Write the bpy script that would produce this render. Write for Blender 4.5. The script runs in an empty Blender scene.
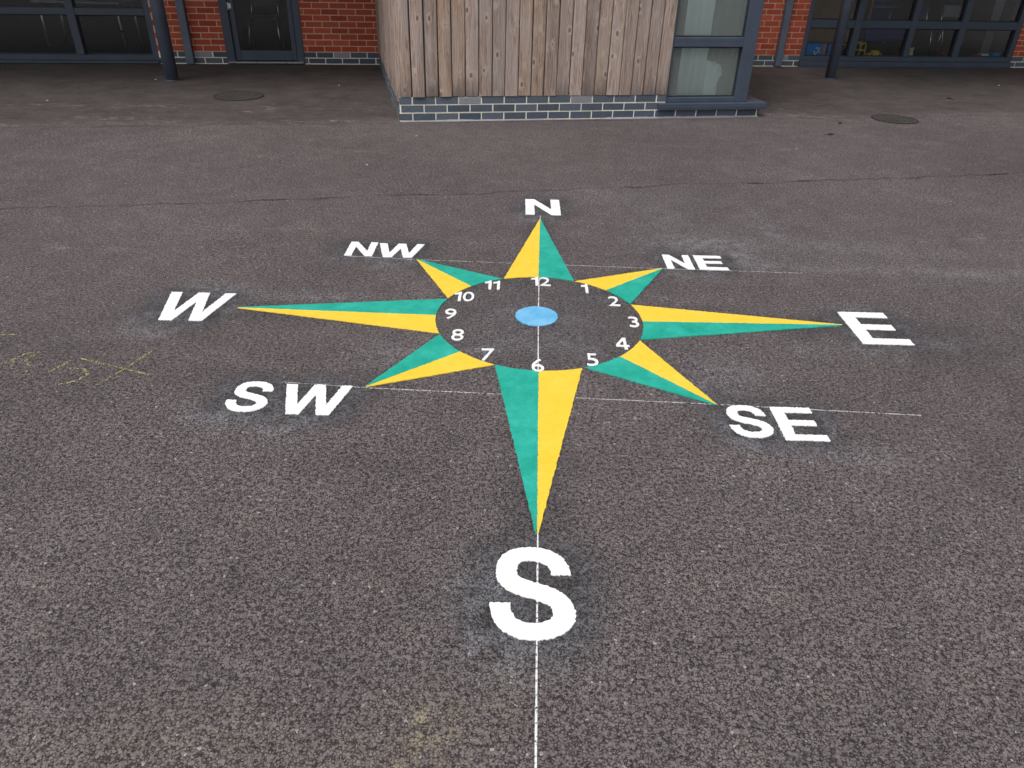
import bpy, bmesh, math, random
import numpy as np
from mathutils import Vector, Matrix, geometry, noise
R = math.radians
random.seed(7)
scene = bpy.context.scene
COL = scene.collection

# ------------------------------------------------------------------ camera
F, PITCH, ROLL, H = 738.38, 0.55009, 0.02706, 1.6123
fwd = Vector((0, math.cos(PITCH), -math.sin(PITCH)))
rt = Vector((1, 0, 0)); up = rt.cross(fwd)
cr = math.cos(ROLL) * rt + math.sin(ROLL) * up
cu = -math.sin(ROLL) * rt + math.cos(ROLL) * up
cam = bpy.data.objects.new('camera', bpy.data.cameras.new('camera'))
COL.objects.link(cam); scene.camera = cam
cam.matrix_world = Matrix(((cr.x, cu.x, -fwd.x, 0), (cr.y, cu.y, -fwd.y, 0), (cr.z, cu.z, -fwd.z, H), (0, 0, 0, 1)))
cam.data.sensor_width = 36; cam.data.lens = F * 36 / 1024
cam.data.clip_start = 0.05; cam.data.clip_end = 500

# ------------------------------------------------------------------ light (soft overcast)
w = bpy.data.worlds.new('World'); scene.world = w; w.use_nodes = True
nt = w.node_tree; nt.nodes.clear()
sky = nt.nodes.new('ShaderNodeTexSky'); sky.sky_type = 'NISHITA'; sky.sun_disc = False
SUN_EL, SUN_AZ = R(58), R(215)
sky.sun_elevation = SUN_EL; sky.sun_rotation = SUN_AZ; sky.dust_density = 5; sky.air_density = 0.8
hs = nt.nodes.new('ShaderNodeHueSaturation'); hs.inputs['Saturation'].default_value = 0.22
bg = nt.nodes.new('ShaderNodeBackground'); bg.inputs['Strength'].default_value = 0.13
wo = nt.nodes.new('ShaderNodeOutputWorld')
nt.links.new(sky.outputs[0], hs.inputs['Color']); nt.links.new(hs.outputs[0], bg.inputs[0]); nt.links.new(bg.outputs[0], wo.inputs[0])
sl = bpy.data.lights.new('sun', 'SUN'); sl.energy = 0.9; sl.angle = R(25); sl.color = (1, .975, .94)
so = bpy.data.objects.new('sun', sl); COL.objects.link(so)
sd = Vector((math.sin(SUN_AZ) * math.cos(SUN_EL), math.cos(SUN_AZ) * math.cos(SUN_EL), math.sin(SUN_EL)))
so.rotation_euler = sd.to_track_quat('Z', 'Y').to_euler()
vs = scene.view_settings; vs.view_transform = 'Standard'; vs.look = 'None'; vs.gamma = 1; vs.use_curve_mapping = False
vs.exposure = 0.38

# ------------------------------------------------------------------ node helpers
class NT:
    def __init__(s, name):
        s.m = bpy.data.materials.new(name); s.m.use_nodes = True; s.t = s.m.node_tree; s.t.nodes.clear()
        s.out = s.n('ShaderNodeOutputMaterial')
    def n(s, typ, **kw):
        x = s.t.nodes.new(typ)
        for k, v in kw.items(): setattr(x, k, v)
        return x
    def put(s, sock, v):
        if isinstance(v, bpy.types.NodeSocket): s.t.links.new(v, sock)
        elif isinstance(v, (tuple, list)):
            sock.default_value = tuple(v) + ((1,) if len(v) == 3 and sock.type == 'RGBA' else ())
        else: sock.default_value = v
    def coord(s, which='Object'):
        return s.n('ShaderNodeTexCoord').outputs[which]
    def mapping(s, v, scale=(1, 1, 1), rot=(0, 0, 0), loc=(0, 0, 0)):
        x = s.n('ShaderNodeMapping'); s.put(x.inputs['Vector'], v); x.inputs['Scale'].default_value = scale
        x.inputs['Rotation'].default_value = rot; x.inputs['Location'].default_value = loc
        return x.outputs[0]
    def noise(s, v, scale, detail=2, rough=.5, out=0):
        x = s.n('ShaderNodeTexNoise'); s.put(x.inputs['Vector'], v); x.inputs['Scale'].default_value = scale
        x.inputs['Detail'].default_value = detail; x.inputs['Roughness'].default_value = rough
        return x.outputs[out]
    def vor(s, v, scale, feature='F1', out='Distance', rnd=1):
        x = s.n('ShaderNodeTexVoronoi', feature=feature); s.put(x.inputs['Vector'], v); x.inputs['Scale'].default_value = scale
        if 'Randomness' in x.inputs: x.inputs['Randomness'].default_value = rnd
        return x.outputs[out]
    def math(s, op, a, b=0, c=None, clamp=False):
        x = s.n('ShaderNodeMath', operation=op, use_clamp=clamp); s.put(x.inputs[0], a); s.put(x.inputs[1], b)
        if c is not None: s.put(x.inputs[2], c)
        return x.outputs[0]
    def ramp(s, f, a, b, lo=0, hi=1, smooth=False):
        x = s.n('ShaderNodeMapRange', interpolation_type='SMOOTHSTEP' if smooth else 'LINEAR')
        s.put(x.inputs[0], f); s.put(x.inputs[1], a); s.put(x.inputs[2], b); s.put(x.inputs[3], lo); s.put(x.inputs[4], hi)
        return x.outputs[0]
    def mix(s, f, a, b, blend='MIX'):
        x = s.n('ShaderNodeMix', data_type='RGBA', blend_type=blend); s.put(x.inputs[0], f); s.put(x.inputs[6], a); s.put(x.inputs[7], b)
        return x.outputs[2]
    def attr(s, name, out='Fac'):
        return s.n('ShaderNodeAttribute', attribute_name=name).outputs[out]
    def xyz(s, v):
        x = s.n('ShaderNodeSeparateXYZ'); s.put(x.inputs[0], v); return x.outputs
    def bump(s, h, strength, dist):
        x = s.n('ShaderNodeBump'); s.put(x.inputs['Height'], h); x.inputs['Strength'].default_value = strength
        x.inputs['Distance'].default_value = dist; return x.outputs[0]
    def bsdf(s, color, rough=.6, normal=None, spec=.5, metal=0):
        x = s.n('ShaderNodeBsdfPrincipled'); s.put(x.inputs['Base Color'], color); s.put(x.inputs['Roughness'], rough)
        x.inputs['Specular IOR Level'].default_value = spec; x.inputs['Metallic'].default_value = metal
        if normal is not None: s.put(x.inputs['Normal'], normal)
        return x.outputs[0]
    def mixs(s, f, a, b):
        x = s.n('ShaderNodeMixShader'); s.put(x.inputs[0], f); s.put(x.inputs[1], a); s.put(x.inputs[2], b); return x.outputs[0]
    def done(s, sh):
        s.put(s.out.inputs[0], sh); return s.m

def plain(name, c, rough=.6, var=.12, scale=20, metal=0, bumpd=0.0, spec=.5):
    k = NT(name); co = k.coord(); nz = k.noise(co, scale, 4, .6)
    col = k.mix(k.ramp(nz, .3, .7), tuple(x * (1 - var) for x in c), tuple(min(1, x * (1 + var)) for x in c))
    nm = k.bump(nz, .3, bumpd) if bumpd else None
    return k.done(k.bsdf(col, k.ramp(nz, .3, .7, rough * .85, min(1, rough * 1.15)), nm, spec, metal))

def grain(k, co):
    """height and colour pieces of open-textured asphalt, world scale"""
    wob = k.n('ShaderNodeVectorMath', operation='MULTIPLY_ADD')
    k.put(wob.inputs[0], k.noise(co, 160, 2, .6, 1)); k.put(wob.inputs[1], (.006, .006, .006)); k.put(wob.inputs[2], co)
    p = wob.outputs[0]
    d = k.vor(p, 122, 'F1'); e = k.vor(p, 122, 'DISTANCE_TO_EDGE'); cell = k.vor(p, 122, 'F1', 'Color')
    pit = k.noise(p, 135, 3, .60)
    return p, d, e, cell, pit

def asphalt():
    k = NT('asphalt'); co = k.coord(); g = k.attr
    p, d, e, cell, pit = grain(k, co)
    c = k.xyz(cell)
    stone = k.mix(c[0], (.150, .128, .127), (.240, .207, .206))
    stone = k.mix(k.ramp(c[1], .86, .9), stone, (.225, .185, .172))
    stone = k.mix(k.ramp(c[1], .989, .994), stone, (.40, .38, .36))
    fine = k.noise(co, 420, 3, .7)
    stone = k.mix(k.ramp(fine, .3, .7), k.mix(.30, stone, (.05, .042, .042)), stone)
    crev = k.noise(co, 75, 3, .6)
    gap = k.math('MULTIPLY', k.ramp(k.math('ADD', e, k.math('MULTIPLY', k.math('SUBTRACT', crev, .5), .9)), .02, .14, 1, 0, True), .88)
    hole = k.ramp(pit, .355, .425, 1, 0, True)
    dark = k.math('MAXIMUM', gap, hole)
    col = k.mix(dark, stone, (.022, .018, .0185))
    # broad tone variation of an old surface
    big = k.noise(co, .55, 5, .6); mid = k.noise(co, 5.5, 4, .6)
    col = k.mix(k.ramp(big, .3, .7), k.mix(1, col, (.80, .78, .785), 'MULTIPLY'), k.mix(1, col, (1.16, 1.15, 1.15), 'MULTIPLY'))
    col = k.mix(k.ramp(mid, .35, .7), col, k.mix(1, col, (.80, .79, .81), 'MULTIPLY'))
    patch = k.noise(k.mapping(co, (1, 1, 1), (0, 0, 0), (7, 3, 0)), 1.7, 6, .72)
    col = k.mix(k.ramp(patch, .52, .70, 0, .5), col, k.mix(1, col, (1.32, 1.30, 1.30), 'MULTIPLY'))
    # browner, smoother old strip beside the building
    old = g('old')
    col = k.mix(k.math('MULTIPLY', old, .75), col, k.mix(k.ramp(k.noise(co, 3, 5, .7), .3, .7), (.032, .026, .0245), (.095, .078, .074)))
    # laying joints: thin dark cracks
    s = k.xyz(co)
    wv = k.math('MULTIPLY', k.math('SUBTRACT', k.noise(co, 1.3, 6, .7), .5), .30)
    def joint(m, b, wd, strength):
        dd = k.math('ABSOLUTE', k.math('ADD', k.math('SUBTRACT', s[1], k.math('MULTIPLY_ADD', s[0], m, b)), wv))
        f = k.ramp(dd, wd * .4, wd, 1, 0, True)
        return k.math('MULTIPLY', f, k.ramp(k.noise(co, 2.5, 4, .7), .40, .58, .12 * strength, strength))
    col = k.mix(joint(.207, 5.32, .020, .85), col, (.018, .015, .016))
    col = k.mix(joint(.178, 7.62, .022, .6), col, (.022, .019, .018))
    # black primer sprayed round the letters, pale dust on top
    pr = k.math('MULTIPLY', g('primer'), k.ramp(k.noise(co, 9, 5, .7), .25, .6, .65, 1), clamp=True)
    col = k.mix(k.math('MULTIPLY', pr, .84), col, k.mix(dark, (.050, .050, .056), (.010, .010, .012)))
    top = k.math('SUBTRACT', 1, k.math('MULTIPLY', dark, .85))
    du = k.math('MULTIPLY', g('dust'), k.ramp(k.noise(co, 14, 6, .75), .40, .66), clamp=True)
    du = k.math('MULTIPLY', du, k.ramp(k.noise(co, 260, 3, .7), .38, .58, .25, 1))
    col = k.mix(k.math('MULTIPLY', k.math('MULTIPLY', du, top), .9), col, (.40, .41, .46))
    ch = k.math('MULTIPLY', g('chalk'), k.ramp(k.noise(k.mapping(co, (1, 2.2, 1), (0, 0, R(-12))), 6, 7, .78), .50, .66), clamp=True)
    col = k.mix(k.math('MULTIPLY', k.math('MULTIPLY', ch, top), .75), col, (.46, .43, .41))
    st = k.math('MULTIPLY', g('sand'), k.ramp(k.noise(co, 22, 5, .75), .42, .60), clamp=True)
    col = k.mix(k.math('MULTIPLY', k.math('MULTIPLY', st, top), .75), col, (.34, .29, .19))
    h = k.math('SUBTRACT', k.math('ADD', k.math('MULTIPLY', k.ramp(d, .0, .6, 1, 0), .5), k.math('MULTIPLY', fine, .25)), k.math('MULTIPLY', hole, .8))
    h = k.math('SUBTRACT', h, k.math('MULTIPLY', gap, .5))
    nm = k.bump(h, .75, .0035)
    return k.done(k.bsdf(col, .78, nm, .35))

def paint(name, c, streak=.10, pale=None, cover=0.0, wear=0.30):
    """thermoplastic road paint pressed over the stones"""
    k = NT(name); co = k.coord()
    p, d, e, cell, pit = grain(k, co)
    nz = k.noise(co, 6.5, 6, .72)
    col = k.mix(k.ramp(nz, .35, .7), c, pale or tuple(min(1, x * (1 + streak)) for x in c))
    col = k.mix(k.ramp(k.noise(co, 30, 4, .6), .35, .75, 0, .25), col, tuple(x * .8 for x in c))
    pin = k.ramp(pit, wear, wear + .03, 1, 0, True)
    col = k.mix(k.math('MULTIPLY', pin, .85), col, (.03, .028, .028))
    h = k.math('SUBTRACT', k.math('MULTIPLY', k.ramp(d, 0, .6, 1, 0), .35), k.ramp(pit, .30, .50, .6, 0))
    sh = k.bsdf(col, .62, k.bump(h, .45, .002), .35)
    if cover:   # thin, broken line that only catches the tops of the stones
        a = k.ramp(k.math('ADD', k.math('MULTIPLY', pit, 1.05), k.math('MULTIPLY', k.noise(co, 7, 4, .7), .35)), cover - .06, cover + .05)
        sh = k.mixs(a, k.n('ShaderNodeBsdfTransparent').outputs[0], sh)
    return k.done(sh)

def brick_mat(name, c1, c2, c3):
    k = NT(name); co = k.coord(); v = k.attr('tone'); nz = k.noise(co, 60, 5, .65); b = k.noise(co, 9, 4, .6)
    col = k.mix(v, c1, c2)
    col = k.mix(k.ramp(nz, .35, .68), k.mix(1, col, (.80, .78, .78), 'MULTIPLY'), col)
    col = k.mix(k.ramp(b, .50, .75, 0, .5), col, c3)
    return k.done(k.bsdf(col, .82, k.bump(nz, .5, .003), .3))

def wood():
    k = NT('weathered_timber'); co = k.coord('Object'); v = k.attr('tone'); idv = k.attr('board')
    s = k.xyz(co)
    cmb = k.n('ShaderNodeCombineXYZ'); k.put(cmb.inputs[0], k.math('MULTIPLY_ADD', idv, 3.1, s[0])); k.put(cmb.inputs[1], k.math('MULTIPLY_ADD', idv, 1.7, s[1])); k.put(cmb.inputs[2], k.math('MULTIPLY_ADD', idv, 5.3, s[2]))
    q = cmb.outputs[0]
    # knots: sparse cells stretched along the grain
    kd = k.vor(k.mapping(q, (1, 1, .55)), 9.2, 'F1', 'Distance', 1)
    knot = k.ramp(kd, .09, .15, 1, 0, True); halo = k.ramp(kd, .08, .36, 1, 0, True)
    warp = k.n('ShaderNodeVectorMath', operation='MULTIPLY_ADD'); k.put(warp.inputs[0], k.noise(k.mapping(q, (1, 1, .35)), 7, 2, .5, 1)); k.put(warp.inputs[1], (.05, .05, 0)); k.put(warp.inputs[2], q)
    wv = k.math('MULTIPLY_ADD', halo, .03, 0)
    sx = k.xyz(warp.outputs[0]); c2 = k.n('ShaderNodeCombineXYZ'); k.put(c2.inputs[0], k.math('ADD', sx[0], wv)); k.put(c2.inputs[1], sx[1]); k.put(c2.inputs[2], sx[2])
    gr = k.noise(k.mapping(c2.outputs[0], (150, 150, 2.0)), 1, 4, .65)
    fib = k.noise(k.mapping(q, (320, 320, 6)), 1, 3, .6)
    base = k.mix(v, (.285, .222, .190), (.500, .402, .348))
    tan = k.mix(k.ramp(k.attr('tan'), .7, 1.0), base, (.42, .315, .24))
    col = k.mix(k.ramp(gr, .36, .62), k.mix(1, tan, (.44, .38, .35), 'MULTIPLY'), tan)
    col = k.mix(k.ramp(fib, .55, .75, 0, .45), col, k.mix(1, col, (.48, .43, .41), 'MULTIPLY'))
    col = k.mix(k.ramp(k.noise(k.mapping(q, (8, 8, 1.3)), 1, 3, .6), .45, .75, 0, .55), col, (.36, .325, .315))
    col = k.mix(k.math('MULTIPLY', halo, .42), col, (.50, .42, .36))
    col = k.mix(k.math('MULTIPLY', knot, .8), col, (.115, .068, .045))
    # water stains rising from the board ends
    stn = k.math('MULTIPLY', k.ramp(k.math('MULTIPLY_ADD', k.noise(k.mapping(q, (22, 22, 1.5)), 1, 4, .7), .55, s[2]), .45, .72, 1, 0, True), k.ramp(k.attr('wet'), .45, .9))
    col = k.mix(k.math('MULTIPLY', stn, .8), col, (.105, .088, .085))
    h = k.math('ADD', k.math('MULTIPLY', gr, .7), k.math('MULTIPLY', fib, .3))
    return k.done(k.bsdf(col, .85, k.bump(h, .5, .002), .2))

def glass(name, tint, refl=1.0, film=0.0, filmc=(.6, .7, .68)):
    k = NT(name)
    t = k.n('ShaderNodeBsdfTransparent'); k.put(t.inputs[0], tint)
    g = k.n('ShaderNodeBsdfGlossy'); g.inputs['Roughness'].default_value = .02 if not film else .12
    lw = k.n('ShaderNodeFresnel'); lw.inputs['IOR'].default_value = 1.5
    body = t.outputs[0]
    if film:
        tr = k.n('ShaderNodeBsdfTranslucent'); k.put(tr.inputs[0], filmc)
        df = k.n('ShaderNodeBsdfDiffuse'); k.put(df.inputs[0], filmc)
        body = k.mixs(film, body, k.mixs(.55, tr.outputs[0], df.outputs[0]))
    return k.done(k.mixs(k.math('MULTIPLY', lw.outputs[0], refl), body, g.outputs[0]))

M = dict(
    asphalt=asphalt(),
    white=paint('white_road_paint', (.86, .86, .85), .04, wear=.25),
    white_small=paint('white_numeral_paint', (.84, .84, .83), .04, wear=.24),
    yellow=paint('yellow_road_paint', (.82, .545, .035), .08, (.86, .60, .07), wear=.275),
    green=paint('green_road_paint', (.003, .30, .215), .1, (.035, .46, .37), wear=.275),
    blue=paint('blue_road_paint', (.08, .37, .66), .1, (.26, .55, .78), wear=.275),
    line=paint('chalk_line_paint', (.72, .72, .73), .05, cover=.60),
    line_faint=paint('faint_chalk_line', (.50, .49, .50), .05, cover=.665),
    chalk=paint('yellow_chalk', (.42, .39, .15), .05, cover=.745),
    red_brick=brick_mat('red_brick', (.33, .055, .026), (.50, .105, .052), (.27, .07, .05)),
    red_mortar=plain('sandy_mortar', (.54, .39, .29), .9, .2, 60, bumpd=.002),
    blue_brick=brick_mat('blue_engineering_brick', (.062, .082, .108), (.105, .130, .165), (.085, .105, .13)),
    blue_mortar=plain('pale_mortar', (.78, .75, .63), .9, .16, 70, bumpd=.002),
    air=plain('grey_air_brick', (.24, .24, .27), .6, .1, 60),
    wood=wood(),
    frame=plain('slate_grey_powder_coat', (.046, .062, .090), .42, .10, 6),
    frame_dark=plain('dark_gasket', (.012, .014, .018), .6, .1, 10),
    post=plain('slate_grey_steel', (.090, .112, .155), .40, .15, 5),
    glass=glass('clear_glass', (.88, .93, .94), 1.25),
    frosted=glass('tinted_glass', (.93, .99, .98), 1.1, .20, (.74, .84, .82)),  # pale film colour also stands in for soft reflections on the frosted panes
    render=plain('white_plaster', (.6, .6, .58), .9, .05, 5),
    carpet=plain('dark_carpet', (.030, .034, .040), .95, .3, 90),
    inner=plain('dim_interior_wall', (.10, .105, .108), .9, .2, 2),
    roof=plain('roof_soffit', (.45, .45, .45), .8, .1, 5),
    cover=plain('cast_cover', (.040, .035, .032), .8, .5, 14, bumpd=.004),
    rim=plain('cast_rim', (.018, .017, .017), .7, .3, 30, bumpd=.002),
    steel=plain('brushed_steel', (.55, .56, .58), .3, .08, 10, metal=.9),
    chrome=plain('chrome_tube', (.65, .66, .68), .22, .05, 10, metal=1),
    black=plain('black_plastic', (.015, .016, .018), .45, .1, 10),
    navy=plain('navy_plastic', (.02, .03, .12), .45, .1, 10),
    cyan=plain('bright_blue_plastic', (.015, .22, .62), .45, .1, 14),
    red=plain('red_plastic', (.50, .04, .025), .45, .1, 14),
    orange=plain('orange_card', (.60, .22, .05), .6, .15, 25),
    toy_yellow=plain('yellow_plastic', (.72, .48, .05), .5, .12, 20),
    pink=plain('pink_fabric', (.35, .18, .24), .8, .2, 20),
    cream=plain('cream_plush', (.62, .52, .22), .9, .2, 40),
    lime=plain('lime_plastic', (.20, .34, .06), .5, .1, 20),
    offwhite=plain('white_plastic', (.72, .75, .75), .6, .06, 8),
    curtain=plain('pale_reflection_sheet', (.82, .85, .84), .9, .05, 4),  # colour of the sheet that imitates a bright reflection in the bay window
    olive=plain('olive_reflection_sheet', (.15, .17, .11), .9, .1, 4),  # colour of the sheet that imitates the darker reflection beside it
    orange_wood=plain('pale_wood', (.34, .20, .10), .6, .15, 8),
    cyan_dark=plain('blue_upholstery', (.02, .05, .22), .8, .15, 20),
    pebble=plain('pale_stone', (.42, .40, .38), .9, .2, 60),
    leaf=plain('dead_leaf', (.022, .015, .010), .8, .3, 60),
)

# ------------------------------------------------------------------ object helpers
def link(name, me, mat=None, parent=None, mats=None):
    o = bpy.data.objects.new(name, me); COL.objects.link(o)
    for m in (mats or ([mat] if mat else [])): me.materials.append(m)
    if parent: o.parent = parent
    return o
def empty(name, loc=(0, 0, 0), rz=0, parent=None):
    o = bpy.data.objects.new(name, None); COL.objects.link(o); o.location = loc; o.rotation_euler = (0, 0, rz); o.empty_display_size = .1
    if parent: o.parent = parent
    return o
def tag(o, label=None, cat=None, group=None, kind=None):
    if label: o['label'] = label
    if cat: o['category'] = cat
    if group: o['group'] = group
    if kind: o['kind'] = kind
    return o
class MB:
    def __init__(s): s.bm = bmesh.new(); s.attrs = {}
    def box(s, a, b, bev=0, rot=0, slot=0):
        c = [(a[i] + b[i]) / 2 for i in range(3)]; d = [abs(b[i] - a[i]) for i in range(3)]
        r = bmesh.ops.create_cube(s.bm, size=1, matrix=Matrix.Translation(c) @ Matrix.Rotation(rot, 4, 'Z') @ Matrix.Diagonal((*d, 1)))
        fs = list({f for v in r['verts'] for f in v.link_faces})
        if bev:
            es = list({e for v in r['verts'] for e in v.link_edges})
            q = bmesh.ops.bevel(s.bm, geom=es, offset=bev, segments=1, affect='EDGES', clamp_overlap=True)
            fs = list(set(fs) | set(q['faces'])); fs = [f for f in fs if f.is_valid]
        for f in fs: f.material_index = slot
        return s
    def tube(s, pts, r, n=10, slot=0, cap=True):
        pts = [Vector(p) for p in pts]; rings = []
        rs = r if isinstance(r, (list, tuple)) else [r] * len(pts)
        for i, p in enumerate(pts):
            t = (pts[min(i + 1, len(pts) - 1)] - pts[max(i - 1, 0)]).normalized()
            u = t.orthogonal().normalized() if i == 0 else (u - t * u.dot(t)).normalized()
            v = t.cross(u)
            rings.append([s.bm.verts.new(p + (u * math.cos(2 * math.pi * k / n) + v * math.sin(2 * math.pi * k / n)) * rs[i]) for k in range(n)])
        for i in range(len(pts) - 1):
            for k in range(n):
                f = s.bm.faces.new((rings[i][k], rings[i][(k + 1) % n], rings[i + 1][(k + 1) % n], rings[i + 1][k])); f.smooth = True; f.material_index = slot
        if cap:
            s.bm.faces.new(rings[0][::-1]); s.bm.faces.new(rings[-1])
        return s
    def blob(s, c, r, sub=2, amp=0, seed=0):
        q = bmesh.ops.create_icosphere(s.bm, subdivisions=sub, radius=1)
        for v in q['verts']:
            k = 1 + amp * noise.noise(v.co * 1.7 + Vector((seed, seed * 2, 0)))
            v.co = Vector((v.co.x * r[0] * k + c[0], v.co.y * r[1] * k + c[1], v.co.z * r[2] * k + c[2]))
            for f in v.link_faces: f.smooth = True
        return s
    def build(s, name, mat, parent=None, mats=None):
        bmesh.ops.recalc_face_normals(s.bm, faces=s.bm.faces)
        me = bpy.data.meshes.new(name); s.bm.to_mesh(me); s.bm.free()
        return link(name, me, mat, parent, mats)

# ------------------------------------------------------------------ ground sheet
CX, CY, R0 = .1245, 3.2445, .5050
TIPS = {'N': (.155, 4.697), 'E': (1.611, 3.262), 'S': (.091, 1.732), 'W': (-1.358, 3.275), 'NE': (.832, 3.919), 'SE': (.824, 2.51), 'SW': (-.600, 2.575), 'NW': (-.558, 3.955)}
# letters: glyph, top-left, width, height, lean (bottom shift), bottom scale
LET = [('N', .060, 4.795, .236, .328, 'N'), ('E', 1.640, 3.070, .240, .340, 'E'), ('S', -.045, 1.322, .239, .346, 'S'), ('W', -1.748, 3.120, .330, .312, 'W'),
       ('N', .864, 3.923, .155, .208, 'NE'), ('E', 1.048, 3.923, .165, .210, 'NE'), ('S', .846, 2.285, .163, .222, 'SE'), ('E', 1.038, 2.274, .166, .227, 'SE'),
       ('S', -1.128, 2.366, .165, .222, 'SW'), ('W', -.925, 2.359, .272, .216, 'SW'), ('N', -.984, 3.988, .160, .216, 'NW'), ('W', -.812, 3.980, .268, .212, 'NW')]
def axis(lo, hi, a, b, st):
    x = list(np.arange(a, b + 1e-6, st)); out = []; v = a; s = st
    while v > lo: s *= 1.35; v -= s; out.append(v)
    x = out[::-1] + x; v = x[-1]; s = st
    while v < hi: s *= 1.35; v += s; x.append(v)
    return np.array(x)
xs = axis(-90, 90, -3.2, 4.2, .035); ys = axis(-60, 120, .6, 8.8, .035)
X, Y = np.meshgrid(xs, ys); nx, ny = len(xs), len(ys)
def sstep(a, b, v): t = np.clip((v - a) / (b - a), 0, 1); return t * t * (3 - 2 * t)
def segd(x0, y0, x1, y1):
    dx, dy = x1 - x0, y1 - y0; t = np.clip(((X - x0) * dx + (Y - y0) * dy) / (dx * dx + dy * dy), 0, 1)
    return np.hypot(X - x0 - t * dx, Y - y0 - t * dy)
def wob(fx, fy, ph, a): return a * (np.sin(X * fx + ph) * np.cos(Y * fy + ph * 1.7) + .5 * np.sin(X * fx * 2.3 + Y * fy * 1.9 + ph * 3))
primer = np.zeros_like(X); dust = np.zeros_like(X); chalkm = np.zeros_like(X); sand = np.zeros_like(X)
W1 = wob(13, 12, .3, .010)
for (g, x, y, wd, h, nm) in LET:
    d = np.hypot(np.maximum(np.abs(X - x - wd / 2) - wd * .28, 0), np.maximum(np.abs(Y - y - h / 2) - h * .28, 0)) - .22 * min(wd, h) + W1
    primer = np.maximum(primer, 1 - sstep(.0, .15, d))
    dust = np.maximum(dust, .62 * np.exp(-((d - .03) / .035) ** 2) * (.35 + .65 * np.sin(X * 11 + Y * 7 + x * 9) ** 2))
    dust = np.maximum(dust, .55 * (1 - sstep(.0, .10, np.hypot(X - x - wd * .25, Y - y + .02 + W1) - wd * .35)))
primer = np.maximum(primer, .55 * (1 - sstep(0, .35, np.hypot((X - 1.95) / 1.6, Y - 3.15))))
for k, (tx, ty) in TIPS.items():
    d = segd(tx, ty, CX + (tx - CX) * .55, CY + (ty - CY) * .55) + W1
    primer = np.maximum(primer, .62 * (1 - sstep(.02, .17, d)))
rr = np.hypot(X - CX, Y - CY)
primer = np.maximum(primer, .42 * (1 - sstep(.50, .62, rr + W1)))
primer = np.maximum(primer, .95 * (1 - sstep(.09, .165, rr + W1 * .5)))
for (x, y, rx, ry, a) in [(1.15, 4.35, .40, .16, .95), (1.32, 4.12, .12, .16, .9), (.02, 3.30, .10, .10, .6), (.26, 3.24, .10, .06, .6), (.15, 3.0, .25, .12, .45), (1.0, 4.75, .25, .3, .35), (1.40, 4.0, .16, .06, .9), (2.4, 3.98, 1.4, .07, .62), (1.9, 4.35, .5, .12, .5), (1.62, 4.6, .10, .35, .6), (.9, 2.75, .18, .16, .55), (1.35, 3.0, .12, .07, .5),
                          (.6, 3.5, .5, .05, .35), (.05, 1.30, .13, .06, .9), (-.05, 1.5, .12, .12, .7), (-.5, 2.85, .18, .14, .6), (-.12, 2.93, .09, .07, .8), (.35, 2.92, .07, .06, .6),
                          (-1.55, 3.47, .22, .08, .9), (-1.0, 3.42, .25, .07, .6), (1.75, 3.46, .12, .05, .8), (2.0, 3.1, .18, .07, .5), (1.25, 2.2, .2, .07, .5), (.75, 2.62, .08, .1, .8), (-1.1, 2.33, .15, .06, .9), (1.1, 5.3, .8, .2, .2), (.1, 3.2, .42, .4, .22), (-.7, 3.93, .2, .06, .6)]:
    dust = np.maximum(dust, a * np.exp(-(((X - x) / rx) ** 2 + ((Y - y) / ry) ** 2)))
dl = Y - (7.62 + .178 * X)
chalkm = .34 * np.exp(-((dl - .10 - .12 * np.sin(X * 1.1)) / .16) ** 2) * (.35 + .65 * (np.sin(X * 1.7 + .8) > -.35)) * np.where((X > -.95) & (X < 2.6), .15, 1)
chalkm = np.maximum(chalkm, .22 * np.exp(-((dl - .75) / .55) ** 2))
chalkm = np.maximum(chalkm, 1.0 * np.exp(-(segd(-2.75, 7.7, -2.55, 8.15) / .07) ** 2))
chalkm = np.maximum(chalkm, .8 * np.exp(-(segd(2.9, 8.6, 3.25, 8.15) / .06) ** 2))
for (x, y, rx, ry, a) in [(2.95, 8.30, .28, .06, 1.5), (3.35, 8.28, .30, .05, 1.3), (-2.2, 7.33, .16, .07, 1.5), (-1.75, 7.42, .25, .05, 1.2), (-2.55, 7.9, .07, .2, 1.0), (-3.9, 7.3, .5, .08, 1.0), (-5.0, 6.9, .7, .07, 1.0), (-3.6, 7.9, .6, .08, .9), (-4.8, 7.8, .5, .06, .9), (6.2, 8.9, .5, .06, .9), (5.0, 6.6, .6, .12, .7), (3.2, 4.6, .5, .10, .7), (-1.5, 6.3, .4, .06, .5), (-2.6, 4.0, .5, .05, .5), (-1.6, 4.4, .5, .06, .45), (4.1, 4.3, .9, .07, .5)]:
    chalkm = np.maximum(chalkm, a * np.exp(-(((X - x) / rx) ** 2 + ((Y - y) / ry) ** 2)))
for (x, y, rx, ry, a) in [(-.195, 1.075, .020, .03, 2.2), (-.165, 1.06, .07, .09, .75), (-.19, .96, .09, .05, .95), (-.30, .95, .12, .12, .4), (-.0, 1.15, .08, .08, .3), (-.75, 1.0, .3, .1, .25)]:
    sand = np.maximum(sand, a * np.exp(-(((X - x) / rx) ** 2 + ((Y - y) / ry) ** 2)))
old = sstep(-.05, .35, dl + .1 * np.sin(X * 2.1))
me = bpy.data.meshes.new('playground_surface')
vv = np.stack([X.ravel(), Y.ravel(), np.zeros(X.size)], 1)
i0 = (np.arange(ny - 1)[:, None] * nx + np.arange(nx - 1)[None]).ravel()
me.from_pydata(vv.tolist(), [], np.stack([i0, i0 + 1, i0 + nx + 1, i0 + nx], 1).tolist())
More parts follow.
